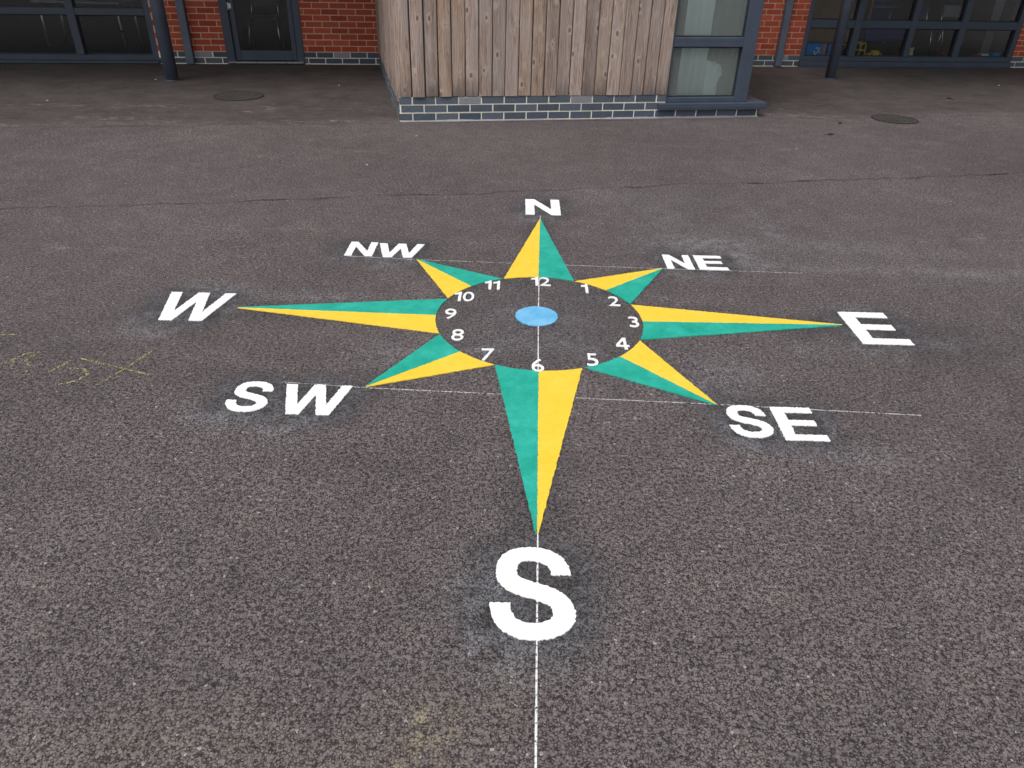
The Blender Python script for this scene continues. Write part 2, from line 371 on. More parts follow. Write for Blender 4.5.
for nm_, a_ in (('primer', primer), ('dust', dust), ('chalk', chalkm), ('sand', sand), ('old', old)):
    me.attributes.new(nm_, 'FLOAT', 'POINT').data.foreach_set('value', a_.ravel().astype(np.float32))
tag(link('playground_surface', me, M['asphalt']), 'grey brown asphalt playground with open grain, dark joints and chalky scuffs', None, None, 'structure')

# ------------------------------------------------------------------ painted shapes
def poly_area(c): return sum(c[i][0] * c[(i + 1) % len(c)][1] - c[(i + 1) % len(c)][0] * c[i][1] for i in range(len(c))) / 2
def resample(c, st, jit, corner=True):
    out = []
    n = len(c)
    for i in range(n):
        a = Vector(c[i]); b = Vector(c[(i + 1) % n]); L = (b - a).length
        if L < 1e-7: continue
        k = max(1, int(round(L / st))); nrm = Vector((b.y - a.y, a.x - b.x)) / L
        for j in range(k):
            p = a.lerp(b, j / k) + nrm * random.gauss(0, jit)
            out.append((p.x, p.y))
    return out
def flat(name, loops, mat, parent, z0=.0006, z1=.004, st=.006, jit=.0013):
    """loops: outer first then holes, in metres; a paint film with a side skirt"""
    L = [resample(c, st, jit) for c in loops]
    fl = [v for c in L for v in c]; n = len(fl); ed = []; q0 = 0
    for c in L:
        ed += [(q0 + i, q0 + (i + 1) % len(c)) for i in range(len(c))]; q0 += len(c)
    tv, te, tf, _, _, _ = geometry.delaunay_2d_cdt([Vector(v) for v in fl], ed, [], 1, 1e-6)
    def inside(x, y):
        odd = False
        for a_, b_ in ed:
            (xa, ya), (xb, yb) = fl[a_], fl[b_]
            if (ya > y) != (yb > y) and x < (xb - xa) * (y - ya) / (yb - ya) + xa: odd = not odd
        return odd
    verts = [(x, y, z1) for x, y in fl] + [(x, y, z0) for x, y in fl] + [(v.x, v.y, z1) for v in tv]
    faces = []
    for t in tf:
        a, b, c = (tv[i] for i in t); g_ = (a + b + c) / 3
        if not inside(g_.x, g_.y): continue
        t = [i + 2 * n for i in t]
        faces.append(tuple(t) if (b - a).cross(c - a) > 0 else tuple(t[::-1]))
    o_ = 0
    for c in L:
        m = len(c)
        for i in range(m):
            a, b = o_ + i, o_ + (i + 1) % m
            faces.append((a, b, b + n, a + n) if poly_area(c) < 0 else (b, a, a + n, b + n))
        o_ += m
    me = bpy.data.meshes.new(name); me.from_pydata(verts, [], faces)
    return link(name, me, mat, parent)
def bez(p0, p1, p2, p3, n=14):
    return [tuple((1 - t) ** 3 * a + 3 * (1 - t) ** 2 * t * b + 3 * (1 - t) * t * t * c + t ** 3 * d for a, b, c, d in zip(p0, p1, p2, p3)) for t in [i / n for i in range(n)]]
def sglyph():
    K = [((.590, .680), (0, 1)), ((.345, .918), (-1, 0)), ((.126, .718), (0, -1)), ((.350, .503), (.93, -.30)), ((.602, .268), (0, -1)), ((.345, .082), (-1, 0)), ((.082, .362), (0, 1))]
    hw = [.085, .080, .090, .088, .090, .080, .082]
    T = [(.15, .15), (.15, .14), (.13, .13), (.14, .14), (.11, .15), (.15, .19)]
    pts = []; ws = []
    for i in range(6):
        (a, da), (b, db) = K[i], K[i + 1]; h0, h1 = T[i]
        if i in (2, 3): h0, h1 = (.13, .16) if i == 2 else (.16, .13)
        seg = bez(a, (a[0] + da[0] * h0, a[1] + da[1] * h0), (b[0] - db[0] * h1, b[1] - db[1] * h1), b)
        pts += seg; ws += [hw[i] + (hw[i + 1] - hw[i]) * j / 14 for j in range(14)]
    pts.append(K[-1][0]); ws.append(hw[-1])
    Lp, Rp = [], []
    for i, p in enumerate(pts):
        if i == 0: t = Vector((0, 1))
        elif i == len(pts) - 1: t = Vector((0, 1))
        else: t = (Vector(pts[i + 1]) - Vector(pts[i - 1])).normalized()
        nr = Vector((-t.y, t.x)) * ws[i]
        Lp.append((p[0] + nr.x, p[1] + nr.y)); Rp.append((p[0] - nr.x, p[1] - nr.y))
    o = Lp + Rp[::-1]
    x0 = min(p[0] for p in o); x1 = max(p[0] for p in o); y0 = min(p[1] for p in o); y1 = max(p[1] for p in o)
    return [((p[0] - x0) / (x1 - x0), (p[1] - y0) / (y1 - y0)) for p in o]
GL = {
    'N': [(0, 0), (0, 1), (.262, 1), (.745, .345), (.745, 1), (1, 1), (1, 0), (.738, 0), (.255, .665), (.255, 0)],
    'E': [(0, 0), (0, 1), (.965, 1), (.965, .835), (.285, .835), (.285, .600), (.90, .600), (.90, .440), (.285, .440), (.285, .165), (1, .165), (1, 0)],
    'W': [(.195, 0), (0, 1), (.170, 1), (.298, .30), (.420, 1), (.592, 1), (.717, .30), (.838, 1), (1, 1), (.815, 0), (.625, 0), (.507, .66), (.385, 0)],
    'S': sglyph(),
}
rose = empty('compass_rose', (CX, CY, 0))
tag(rose, 'eight pointed yellow and green compass star painted on asphalt with white letters and clock numbers', 'compass marking')
def loc(p): return (p[0] - CX, p[1] - CY)
ANG = {'N': 90, 'E': 0, 'S': -90, 'W': 180, 'NE': 45, 'SE': -45, 'SW': -135, 'NW': 135}
FULL = {'N': 'north', 'E': 'east', 'S': 'south', 'W': 'west', 'NE': 'north-east', 'SE': 'south-east', 'SW': 'south-west', 'NW': 'north-west'}
for k in ('N', 'NE', 'E', 'SE', 'S', 'SW', 'W', 'NW'):
    tx, ty = loc(TIPS[k]); a0 = math.radians(ANG[k]) - (.026 if k == 'S' else .012)
    long_ = len(k) == 1
    pe = empty('compass_point', (0, 0, 0), 0, rose)
    pe['label'] = ('long ' if long_ else 'short ') + 'star point reaching to the ' + k
    for sgn, col, nm in ((1, 'yellow', 'yellow_half'), (-1, 'green', 'green_half')):
        g = .003 / R0
        arc = [(R0 * math.cos(a0 + sgn * t), R0 * math.sin(a0 + sgn * t)) for t in np.linspace(-.0035, R(22.1), 9)]
        # tip a little blunt
        d = Vector((tx, ty)); nr = Vector((-d.y, d.x)).normalized() * .0045 * sgn
        c = [(tx, ty)] + arc + [(tx + nr.x, ty + nr.y)]
        if poly_area(c) < 0: c = c[::-1]
        flat(nm, [c], M[col], pe, z1=.0040 if sgn > 0 else .0042, st=.008, jit=.0011)
tips = 24
circ = [(.104 * math.cos(2 * math.pi * i / 60), .104 * 1.03 * math.sin(2 * math.pi * i / 60)) for i in range(60)]
off = (.112 - CX, 3.270 - CY)
flat('centre_disc', [[(x + off[0], y + off[1]) for x, y in circ]], M['blue'], rose, z1=.0045)
for (g, x, y, wd, h, nm) in LET:
    c = [(x - CX + px * wd, y - CY + py * h) for px, py in GL[g]]
    if poly_area(c) < 0: c = c[::-1]
    o = flat('letter', [c], M['white'], rose, z1=.0045, st=.005, jit=.0013)
    o['label'] = 'white letter %s at the %s point' % (g, nm) if len(nm) == 2 else 'large white letter %s beyond the %s point' % (g, nm)

def digit_loops(ch):
    if ch == '6': return [[(-p[0], 1 - p[1]) for p in c] for c in digit_loops('9')]
    if ch == '4': return [[(.40, 0), (.55, 0), (.55, .23), (.67, .23), (.67, .36), (.55, .36), (.55, 1), (.39, 1), (0, .37), (0, .23), (.40, .23)], [(.40, .36), (.145, .36), (.40, .77)]]
    if ch == '1': return [[(.10, .70), (.10, .84), (.31, .90), (.37, 1), (.49, 1), (.49, 0), (.33, 0), (.33, .75)]]
    cu_ = bpy.data.curves.new('t', 'FONT'); cu_.body = ch; cu_.size = 1; cu_.offset = -.002; cu_.resolution_u = 4
    ob = bpy.data.objects.new('t', cu_); COL.objects.link(ob)
    bpy.context.view_layer.update()
    dg = bpy.context.evaluated_depsgraph_get(); m = ob.evaluated_get(dg).to_mesh()
    bm = bmesh.new(); bm.from_mesh(m); bmesh.ops.remove_doubles(bm, verts=bm.verts, dist=1e-5)
    es = {e for e in bm.edges if len(e.link_faces) == 1}; loops = []
    while es:
        e = es.pop(); st, cur = e.verts[0], e.verts[1]; lp = [st.co.xy.to_tuple()]
        while cur != st:
            lp.append(cur.co.xy.to_tuple())
            nx_ = [q for q in cur.link_edges if q in es]
            if not nx_: break
            q = nx_[0]; es.discard(q); cur = q.other_vert(cur)
        loops.append(lp)
    bm.free(); bpy.data.objects.remove(ob); bpy.data.curves.remove(cu_)
    loops.sort(key=lambda c: -abs(poly_area(c)))
    loops = [c if (poly_area(c) > 0) == (i == 0) else c[::-1] for i, c in enumerate(loops)]
    y0 = min(p[1] for p in loops[0]); y1 = max(p[1] for p in loops[0]); x0 = min(p[0] for p in loops[0])
    s = 1 / (y1 - y0)
    return [[((p[0] - x0) * s, (p[1] - y0) * s) for p in c] for c in loops]
DG = {c: digit_loops(c) for c in '0123456789'}
NUM = {'12': (.141, 3.692), '1': (.372, 3.615), '2': (.512, 3.466), '3': (.585, 3.234), '4': (.503, 3.008), '5': (.353, 2.849), '6': (.110, 2.786), '7': (-.112, 2.868), '8': (-.259, 3.05), '9': (-.311, 3.269), '10': (-.258, 3.474), '11': (-.119, 3.627)}
for k, (x, y) in NUM.items():
    hh = .110; ww = .091; adv = 0; parts = []
    for ch in k:
        lp = DG[ch]; x0 = min(p[0] for p in lp[0]); x1 = max(p[0] for p in lp[0])
        parts.append([[(p[0] - x0 + adv, p[1]) for p in c] for c in lp]); adv += (x1 - x0) + .10
    adv -= .10
    numeral = None
    T_ = [[[((p[0] - adv / 2) * ww + x - CX, (p[1] - .5) * hh + y - CY) for p in c] for c in pl] for pl in parts]
    objs = [flat('numeral', pl, M['white_small'], rose, z1=.0045, st=.006, jit=.0007) for pl in T_]
    o = objs[0]
    if len(objs) > 1:   # both figures of a two-figure hour belong to one numeral
        bm = bmesh.new(); bm.from_mesh(objs[0].data); bm.from_mesh(objs[1].data); bm.to_mesh(objs[0].data); bm.free(); bpy.data.objects.remove(objs[1])
    o['label'] = 'white clock number ' + k

# ------------------------------------------------------------------ snapped chalk lines and chalk scribble
def strip(mb, pts, wd, z):
    pts = [Vector((*p, 0)) for p in pts]; q = []
    for a, b in zip(pts[:-1], pts[1:]):
        n = max(1, int((b - a).length / .03)); q += [a.lerp(b, i / n) for i in range(n)]
    q.append(pts[-1]); prev = None
    for i, p in enumerate(q):
        t = (q[min(i + 1, len(q) - 1)] - q[max(i - 1, 0)]).normalized(); n = Vector((-t.y, t.x, 0)) * wd * random.uniform(.35, .6)
        cur = (mb.bm.verts.new(p + n + Vector((0, 0, z))), mb.bm.verts.new(p - n + Vector((0, 0, z))))
        if prev: mb.bm.faces.new((prev[0], prev[1], cur[1], cur[0]))
        prev = cur
def lineobj(pts, wd, mat, label, z=.0022):
    mb = MB(); strip(mb, pts, wd, z); o = mb.build('chalk_line', mat)
    for p in o.data.polygons:
        pass
    tag(o, label, 'chalk line', 'snapped chalk setting-out lines'); return o
lineobj([(.158, 4.78), (.120, 3.26), (.093, 1.70), (.077, .97), (.062, .2)], .0052, M['line'], 'thin white chalk line running north to south through the S', .0014)
lineobj([(-.99, 3.985), (-.561, 3.957), (.838, 3.922), (1.63, 3.912)], .0060, M['line_faint'], 'thin white chalk line under the letters NW and NE, crossing the north point', .0014)
lineobj([(-.95, 2.594), (-.595, 2.567), (.826, 2.512), (1.64, 2.472)], .0060, M['line_faint'], 'thin white chalk line beside the letters SW and SE, crossing below the star ring', .0014)
mb = MB()
strip(mb, [(-1.871, 2.745), (-1.71, 2.69), (-1.508, 2.621)], .009, .0024)
strip(mb, [(-1.69, 2.512), (-1.63, 2.68), (-1.575, 2.85)], .010, .0028)
tag(mb.build('chalk_cross', M['chalk']), 'crossed strokes of thin yellow chalk left of the letters SW', 'chalk mark')
mb = MB()
strip(mb, [(-1.86, 2.655), (-1.80, 2.655), (-1.765, 2.615), (-1.78, 2.56), (-1.84, 2.525)], .012, .0024)
strip(mb, [(-1.93, 2.62), (-1.915, 2.66), (-1.89, 2.72)], .011, .0026)
tag(mb.build('chalk_scribble', M['chalk']), 'curved yellow chalk stroke and tick just left of the chalk cross', 'chalk mark')
mb = MB(); strip(mb, [(-2.36, 2.93), (-2.25, 2.94)], .009, .0024)
tag(mb.build('chalk_dash', M['chalk']), 'short faint yellow chalk dash at the left edge above the scribble', 'chalk mark')
mb = MB()
strip(mb, [(-2.15, 2.68), (-2.11, 2.77), (-2.06, 2.79), (-2.08, 2.71), (-2.03, 2.66)], .011, .0025)
strip(mb, [(-2.20, 2.65), (-2.13, 2.72), (-2.10, 2.64), (-2.02, 2.62)], .009, .0029)
strip(mb, [(-2.35, 2.74), (-2.24, 2.78), (-2.27, 2.70)], .010, .0026)
tag(mb.build('chalk_scribble', M['chalk']), 'faint yellow chalk scribble at the left edge beside the chalk cross', 'chalk mark')

# ------------------------------------------------------------------ manhole covers, debris
def manhole(x, y, r, lab):
    e = empty('manhole_cover', (x, y, 0)); tag(e, lab, 'manhole cover', 'round covers in the asphalt')
    m = MB(); N = 56
    prof = [(r, .0008), (r, .006), (r - .018, .007), (r - .018, .0012)]
    rg = [[m.bm.verts.new((a * math.cos(2 * math.pi * i / N), a * math.sin(2 * math.pi * i / N), b)) for i in range(N)] for a, b in prof]
    for j in range(3):
        for i in range(N): m.bm.faces.new((rg[j][i], rg[j][(i + 1) % N], rg[j + 1][(i + 1) % N], rg[j + 1][i]))
    m.build('rim', M['rim'], e)
    m = MB(); bmesh.ops.create_circle(m.bm, cap_ends=True, segments=N, radius=r - .019, matrix=Matrix.Translation((0, 0, .005)))
    for i in range(5): m.box((-.012 + (i - 2) * r * .3, -r * .45, .005), (.012 + (i - 2) * r * .3, r * .45, .008), .001)
    m.build('cover_plate', M['cover'], e)
manhole(-3.08, 8.51, .265, 'round dark cover on the ground in front of the glazed door')
manhole(3.99, 8.22, .235, 'round dark cover on the ground right of the timber bay')
PB = [(-4.35, 9.35, .016), (-2.15, 9.3, .014), (-.93, 6.9, .012), (2.65, 9.9, .016), (-4.9, 8.0, .014), (2.5, 6.8, .01), (-1.2, 5.9, .01), (6.4, 10.6, .016)]
PL = ['white chip on the asphalt near the left steel post', 'white chip on the asphalt between glazed door and timber bay', 'white chip on the asphalt just below the bay corner', 'white chip on the asphalt below the right steel post', 'white chip on the asphalt in front of the left window', 'tiny pale chip below the bay window', 'tiny pale chip above the letters NW', 'white chip on the asphalt in front of the long right window']
for (x, y, r), l in zip(PB, PL):
    m = MB(); m.blob((0, 0, r * .3), (r, r * .8, r * .45), 1, .5, x); o = m.build('stone_chip', M['pebble']); o.location = (x, y, 0)
    tag(o, l, 'stone chip', 'pale chips scattered on the asphalt')
for (x, y, a, l) in [(3.02, 7.40, .3, 'small dark leaf on the asphalt right of the bay, farther from the cover'), (3.30, 7.93, 1.2, 'small dark leaf on the asphalt just left of the right round cover'), (5.2, 9.5, 2.1, 'small dark leaf on the asphalt in front of the long window')]:
    m = MB()
    P = [(-.045, 0, .003), (-.02, .018, .010), (.02, .016, .012), (.045, 0, .006), (.02, -.018, .014), (-.02, -.016, .008)]
    v = [m.bm.verts.new(p) for p in P]; c = m.bm.verts.new((0, 0, .004))
    for i in range(6): m.bm.faces.new((v[i], v[(i + 1) % 6], c))
    m.tube([(-.045, 0, .003), (-.07, .006, .004)], .0015, 5)
    o = m.build('fallen_leaf', M['leaf']); o.location = (x, y, .001); o.rotation_euler = (0, 0, a)
    tag(o, l, 'leaf', 'fallen leaves on the asphalt')

# ------------------------------------------------------------------ brickwork
def bricks(name, rects, parent, mats, course0=0, yface=0, seed=1, bl=.2145, bh=.0645, pitch=.225, off0=0.0, thick=.02, vertical_skip=None, x_axis=True, flip=1, gapz=.012, skip=()):
    """stretcher-bond panel; rects = [(x0,x1,z0,z1)], face at local y = yface, bricks stand 3 mm proud of mortar"""
    rnd = random.Random(seed); V = []; Fc = []; MI = []; TO = []
    def addbox(a0, a1, z0, z1, y0, y1, slot, tone):
        b = len(V)
        for (x, y, z) in [(a0, y0, z0), (a1, y0, z0), (a1, y0, z1), (a0, y0, z1), (a0, y1, z0), (a1, y1, z0), (a1, y1, z1), (a0, y1, z1)]:
            V.append((x, y, z) if x_axis else (y, x, z))
        for f in ((0, 1, 2, 3), (5, 4, 7, 6), (4, 0, 3, 7), (1, 5, 6, 2), (3, 2, 6, 7), (4, 5, 1, 0)):
            Fc.append(tuple(b + i for i in (f if x_axis else f[::-1]))); MI.append(slot); TO.append(tone)
    for (x0, x1, z0, z1) in rects:
        addbox(x0 + .001, x1 - .001, z0, z1, yface, yface + thick, 1, .5)
        r0 = int(math.floor(z0 / .075)); r = r0
        while r * .075 < z1 - .004:
            za, zb = max(r * .075 + gapz, z0), min(r * .075 + .075, z1); sh = off0 + (pitch / 2 if r % 2 else 0)
            i = int(math.floor((x0 - sh) / pitch)) - 1
            while sh + i * pitch < x1:
                a, b = max(sh + i * pitch + .012, x0), min(sh + (i + 1) * pitch, x1)
                if b - a > .012 and zb - za > .01 and not any(s0 - .02 < (a + b) / 2 < s1 + .02 and zz0 < (za + zb) / 2 < zz1 for (s0, s1, zz0, zz1) in skip):
                    j = [rnd.uniform(-.0012, .0012) for _ in range(4)]
                    addbox(a + j[0], b + j[1], za + j[2], zb + j[3], yface - .0035 + rnd.uniform(-.001, .001), yface + .01, 0, rnd.random())
                i += 1
            r += 1
    me = bpy.data.meshes.new(name); me.from_pydata(V, [], Fc)
    me.polygons.foreach_set('material_index', MI)
    me.attributes.new('tone', 'FLOAT', 'FACE').data.foreach_set('value', np.array(TO, np.float32))
    return link(name, me, None, parent, mats)

WA = R(8.2958); WO = Vector((-6.754, 10.25, 0))
def WL(s, y, z=0): return (WO.x + s * math.cos(WA) - y * math.sin(WA), WO.y + s * math.sin(WA) + y * math.cos(WA), z)
school = empty('school_building', WO, WA)
tag(school, 'red brick building with dark base bricks and slate grey framed windows, under the canopy', 'building')
TOPZ = 3.3
LW0, LW1 = -2.2, 1.985
openings = [(LW0, LW1, 0, 2.4), (2.850, 3.865, 0, 2.2), (10.967, 14.402, 0, 2.4)]
xx = [-6, LW0, LW1, 2.850, 3.865, 10.967, 14.402, 20]
solid = [(-6, LW0), (LW1, 2.850), (3.865, 10.967), (14.402, 20)]
AIR = [(2.455, 2.665, .085, .15), (4.256, 4.470, .085, .15), (10.680, 10.790, .085, .15)]
for i_, (a_, b_) in enumerate(solid): bricks('base_brickwork', [(a_, b_, 0, .150)], school, [M['blue_brick'], M['blue_mortar']], seed=3 + i_, off0=.083, skip=[(a + .03, b - .03, z0, z1) for a, b, z0, z1 in AIR])
bricks('red_brickwork', [(a, b, .150, TOPZ) for a, b in solid] + [(LW0, LW1, 2.4, TOPZ), (2.85, 3.865, 2.2, TOPZ), (10.967, 14.402, 2.4, TOPZ)], school, [M['red_brick'], M['red_mortar']], seed=5, off0=.083)
for a, b, z0, z1 in AIR:
    m = MB(); m.box((a, -.0045, z0), (b, .01, z1), .001)
    for i in range(4): m.box((a + .012, -.0065, z0 + .010 + i * .013), (b - .012, -.0045, z0 + .016 + i * .013))
    m.build('air_brick', M['air'], school)
# backing wall, inner shell
m = MB()
for a, b in solid: m.box((a, .021, 0), (b, .30, TOPZ))
for a, b, z0, z1 in openings: m.box((a, .021, z1), (b, .30, TOPZ))
m.build('backing_wall', M['inner'], school)
m = MB()
m.box((-6, .10, -.02), (20, 6, .095)); m.build('floor', M['carpet'], school)
m = MB(); m.box((-6, 6, 0), (20, 6.2, TOPZ)); m.box((-6.2, .021, 0), (-6, 6.2, TOPZ)); m.box((20, .021, 0), (20.2, 6.2, TOPZ))
m.box((2.4, .3, .045), (2.5, 6, TOPZ)); m.box((4.4, .3, .045), (4.5, 6, TOPZ)); m.box((10.2, .3, .045), (10.3, 6, TOPZ)); m.build('inner_wall', M['inner'], school)
m = MB(); m.box((-6.2, .0, TOPZ), (20.2, 6.2, TOPZ + .25)); m.build('roof', M['roof'], school)

def window(parent, x0, x1, z0, z1, vm, hm, lab, fw=.075, sill=True, right_wide=0, glassm='glass', yb=.0, br=.065, sillz=0, sillp=.035, vtop=None):
    """outer frame, vertical mullions vm [(a,b)], transoms hm [(z0,z1)], one pane per light"""
    m = MB(); f0, f1 = yb + .004, yb + .085
    m.box((x0, f0, z0), (x0 + fw, f1, z1), .004); m.box((x1 - fw - right_wide, f0, z0), (x1, f1, z1), .004)
    m.box((x0 + fw, f0 + .001, z0), (x1 - fw - right_wide, f1 - .001, z0 + br), .004); m.box((x0 + fw, f0 + .001, z1 - .07), (x1 - fw - right_wide, f1 - .001, z1), .004)
    xsn = [x0 + fw] + [q for ab in vm for q in ab] + [x1 - fw - right_wide]
    for a, b in vm: m.box((a, f0 - .002, z0 + br), (b, f1 - .003, z1 - .07), .004)
    zs = [z0 + br] + [q for ab in hm for q in ab] + [z1 - .07]
    for i in range(0, len(xsn), 2):
        for a, b in hm:
            m.box((xsn[i], f0 + .002, a), (xsn[i + 1], f1 - .005, b), .004)
            m.box((xsn[i], f0 + .0005, (a + b) / 2 + .012), (xsn[i + 1], f0 + .01, (a + b) / 2 + .016))
    wdw = m.build('window', M['frame'], parent); wdw['label'] = lab
    g = MB()
    for i in range(0, len(xsn), 2):
        for j in range(0, len(zs), 2):
            a, b, c, d = xsn[i], xsn[i + 1], zs[j], zs[j + 1]; q = .012; y_ = yb + .045
            g.box((a, y_, c), (a + q, y_ + .03, d)); g.box((b - q, y_, c), (b, y_ + .03, d)); g.box((a + q, y_, c), (b - q, y_ + .03, c + q)); g.box((a + q, y_, d - q), (b - q, y_ + .03, d))
            p = MB(); p.box((a + q * .5, y_ + .012, c + q * .5), (b - q * .5, y_ + .018, d - q * .5)); p.build('pane', M[glassm], wdw)
    g.build('gasket', M['frame_dark'], wdw)
    if sill:
        s = MB(); s.box((x0 - .0, yb - sillp, sillz), (x1 + .0, yb + .10, z0 - .001), .005); s.build('sill', M['frame'], wdw)
    return wdw
window(school, LW0, LW1, .040, 2.4, [(-.40, -.30), (.967, 1.065)], [(.572, .655), (1.5, 1.57)], 'dark window left of the glazed door', fw=.075, sillz=.004)
window(school, 10.967, 14.402, .075, 2.4, [(11.72, 11.825), (12.60, 12.69), (13.40, 13.50)], [(.520, .625), (1.5, 1.57)], 'long window with toys behind it', fw=.075, sillz=.0, sillp=.045)
# door
m = MB(); z0, z1 = .045, 2.13
for a, b in ((2.965, 3.035), (3.705, 3.765)): m.box((a, .022, z0), (b, .075, z1), .004)
m.box((3.035, .023, z0), (3.705, .074, .165), .004); m.box((3.035, .023, 1.02), (3.705, .074, 1.10), .004); m.box((3.035, .023, z1 - .09), (3.705, .074, z1), .004)
door = m.build('door', M['frame'], school); door['label'] = 'glazed door in slate grey frame'
m = MB(); m.box((2.850, -.012, .012), (2.957, .09, 2.2), .004); m.box((3.773, -.012, .012), (3.865, .09, 2.2), .004); m.box((2.957, -.011, z1 + .008), (3.773, .089, 2.2), .004)
m.box((2.950, .035, .03), (2.970, .085, 2.14)); m.box((3.76, .035, .03), (3.78, .085, 2.14))
m.build('door_frame', M['frame'], door)
m = MB(); m.box((3.032, .045, .160), (3.708, .052, 1.025)); m.box((3.032, .045, 1.095), (3.708, .052, z1 - .085)); m.build('pane', M['glass'], door)
m = MB(); m.box((2.865, -.03, .012), (3.850, .09, .036), .003); m.build('threshold', M['steel'], door)
for zz in (.70, 1.9): m = MB(); m.tube([(2.962, .012, zz - .045), (2.962, .012, zz + .045)], .013, 10); m.box((2.968, .012, zz - .03), (3.0, .021, zz + .03), .002); m.build('hinge', M['offwhite'], door)
m = MB(); m.tube([(3.735, .02, 1.05), (3.735, -.04, 1.05), (3.735, -.045, 1.05), (3.62, -.045, 1.05)], .011, 8); m.build('handle', M['steel'], door)
for a, b in ((2.337, 2.438), (10.574, 10.672)):
    m = MB(); m.box((a, -.085, .006), (b, -.012, 2.73), .008)
    for zz in (1.1, 2.3): m.box((a - .02, -.088, zz), (b + .02, -.004, zz + .03), .003)
    m.build('downpipe', M['post'], school)

# ------------------------------------------------------------------ canopy on steel posts
BA = R(10.892); BO = Vector((-1.159, 7.468, 0))
can = empty('canopy', WO, WA); tag(can, 'flat canopy on round slate grey steel posts along the brick wall', 'canopy')
# decks end about the line of the old asphalt, either side of the bay
for a, b in ((-6.2, 4.84), (10.0, 20)):
    m = MB(); m.box((a, -2.75, 3.02), (b, -.005, 3.2), .01); m.box((a, -2.8, 2.98), (b, -2.751, 3.24), .005); m.build('roof_deck', M['roof'], can)
for s_, y_, r_ in ((2.447 - .0, -1.272, .074), (11.0, -1.05, .070)):
    pass
def w2l(x, y):
    dx, dy = x - WO.x, y - WO.y; return dx * math.cos(WA) + dy * math.sin(WA), -dx * math.sin(WA) + dy * math.cos(WA)
for (x, y, r_) in ((-4.147, 9.345, .074), (4.200, 10.775, .066), (-8.9, 8.7, .074), (9.6, 11.6, .070)):
    s_, y_ = w2l(x, y); m = MB(); m.tube([(s_, y_, .0), (s_, y_, 3.02)], r_, 32)
    m.tube([(s_, y_, .001), (s_, y_, .012)], r_ + .006, 32)
    o = m.build('post', M['post'], can)

# ------------------------------------------------------------------ timber-clad bay
bay = empty('timber_clad_bay', BO, BA)
tag(bay, 'projecting bay clad in weathered vertical boards on a blue brick plinth with a corner window', 'building bay')
BW, BD, BH = 3.745, 3.35, 3.45
FX = 3.593   # outer face of the corner window frame, set back on the plinth
bricks('plinth', [(0, 2.700, 0, .225), (2.700, BW, 0, .083)], bay, [M['blue_brick'], M['blue_mortar']], seed=11, off0=-.108, skip=[(.622, .795, .15, .225), (1.727, 1.90, .15, .225)])
bricks('plinth', [(.02, BD, 0, .225)], bay, [M['blue_brick'], M['blue_mortar']], seed=12, off0=0.0, x_axis=False).rotation_euler = (0, 0, R(1.85))
bricks('plinth', [(-BD, -.03, 0, .083)], bay, [M['blue_brick'], M['blue_mortar']], seed=13, off0=0.0, x_axis=False)
o = bay.children[-1] if False else [c for c in COL.objects if c.parent == bay and c.name.startswith('plinth')][-1]
o.location = (BW, 0, 0); o.rotation_euler = (0, 0, math.pi)
for a in (.577, 1.702):
    m = MB(); m.box((a, -.0045, .160), (a + .214, .01, .222), .001)
    for i in range(4): m.box((a + .012, -.0065, .168 + i * .013), (a + .202, -.0045, .174 + i * .013))
    m.build('air_brick', M['air'], bay)
# mortar squeezed out along the foot
m = MB(); rnd = random.Random(4); prev = None; h_ = .006
for i in range(126):
    x = BW * i / 125; h_ = min(.016, max(.003, h_ + rnd.uniform(-.004, .004))); y_ = -.005 - h_ * rnd.uniform(.5, 1.1)
    c = [m.bm.verts.new(p) for p in ((x, y_, -.001), (x, -.003, h_), (x, .002, h_), (x, .002, -.001))]
    if prev:
        for k_ in range(4): m.bm.faces.new((prev[k_], prev[(k_ + 1) % 4], c[(k_ + 1) % 4], c[k_]))
    prev = c
m.build('mortar_fillet', M['air'], bay)

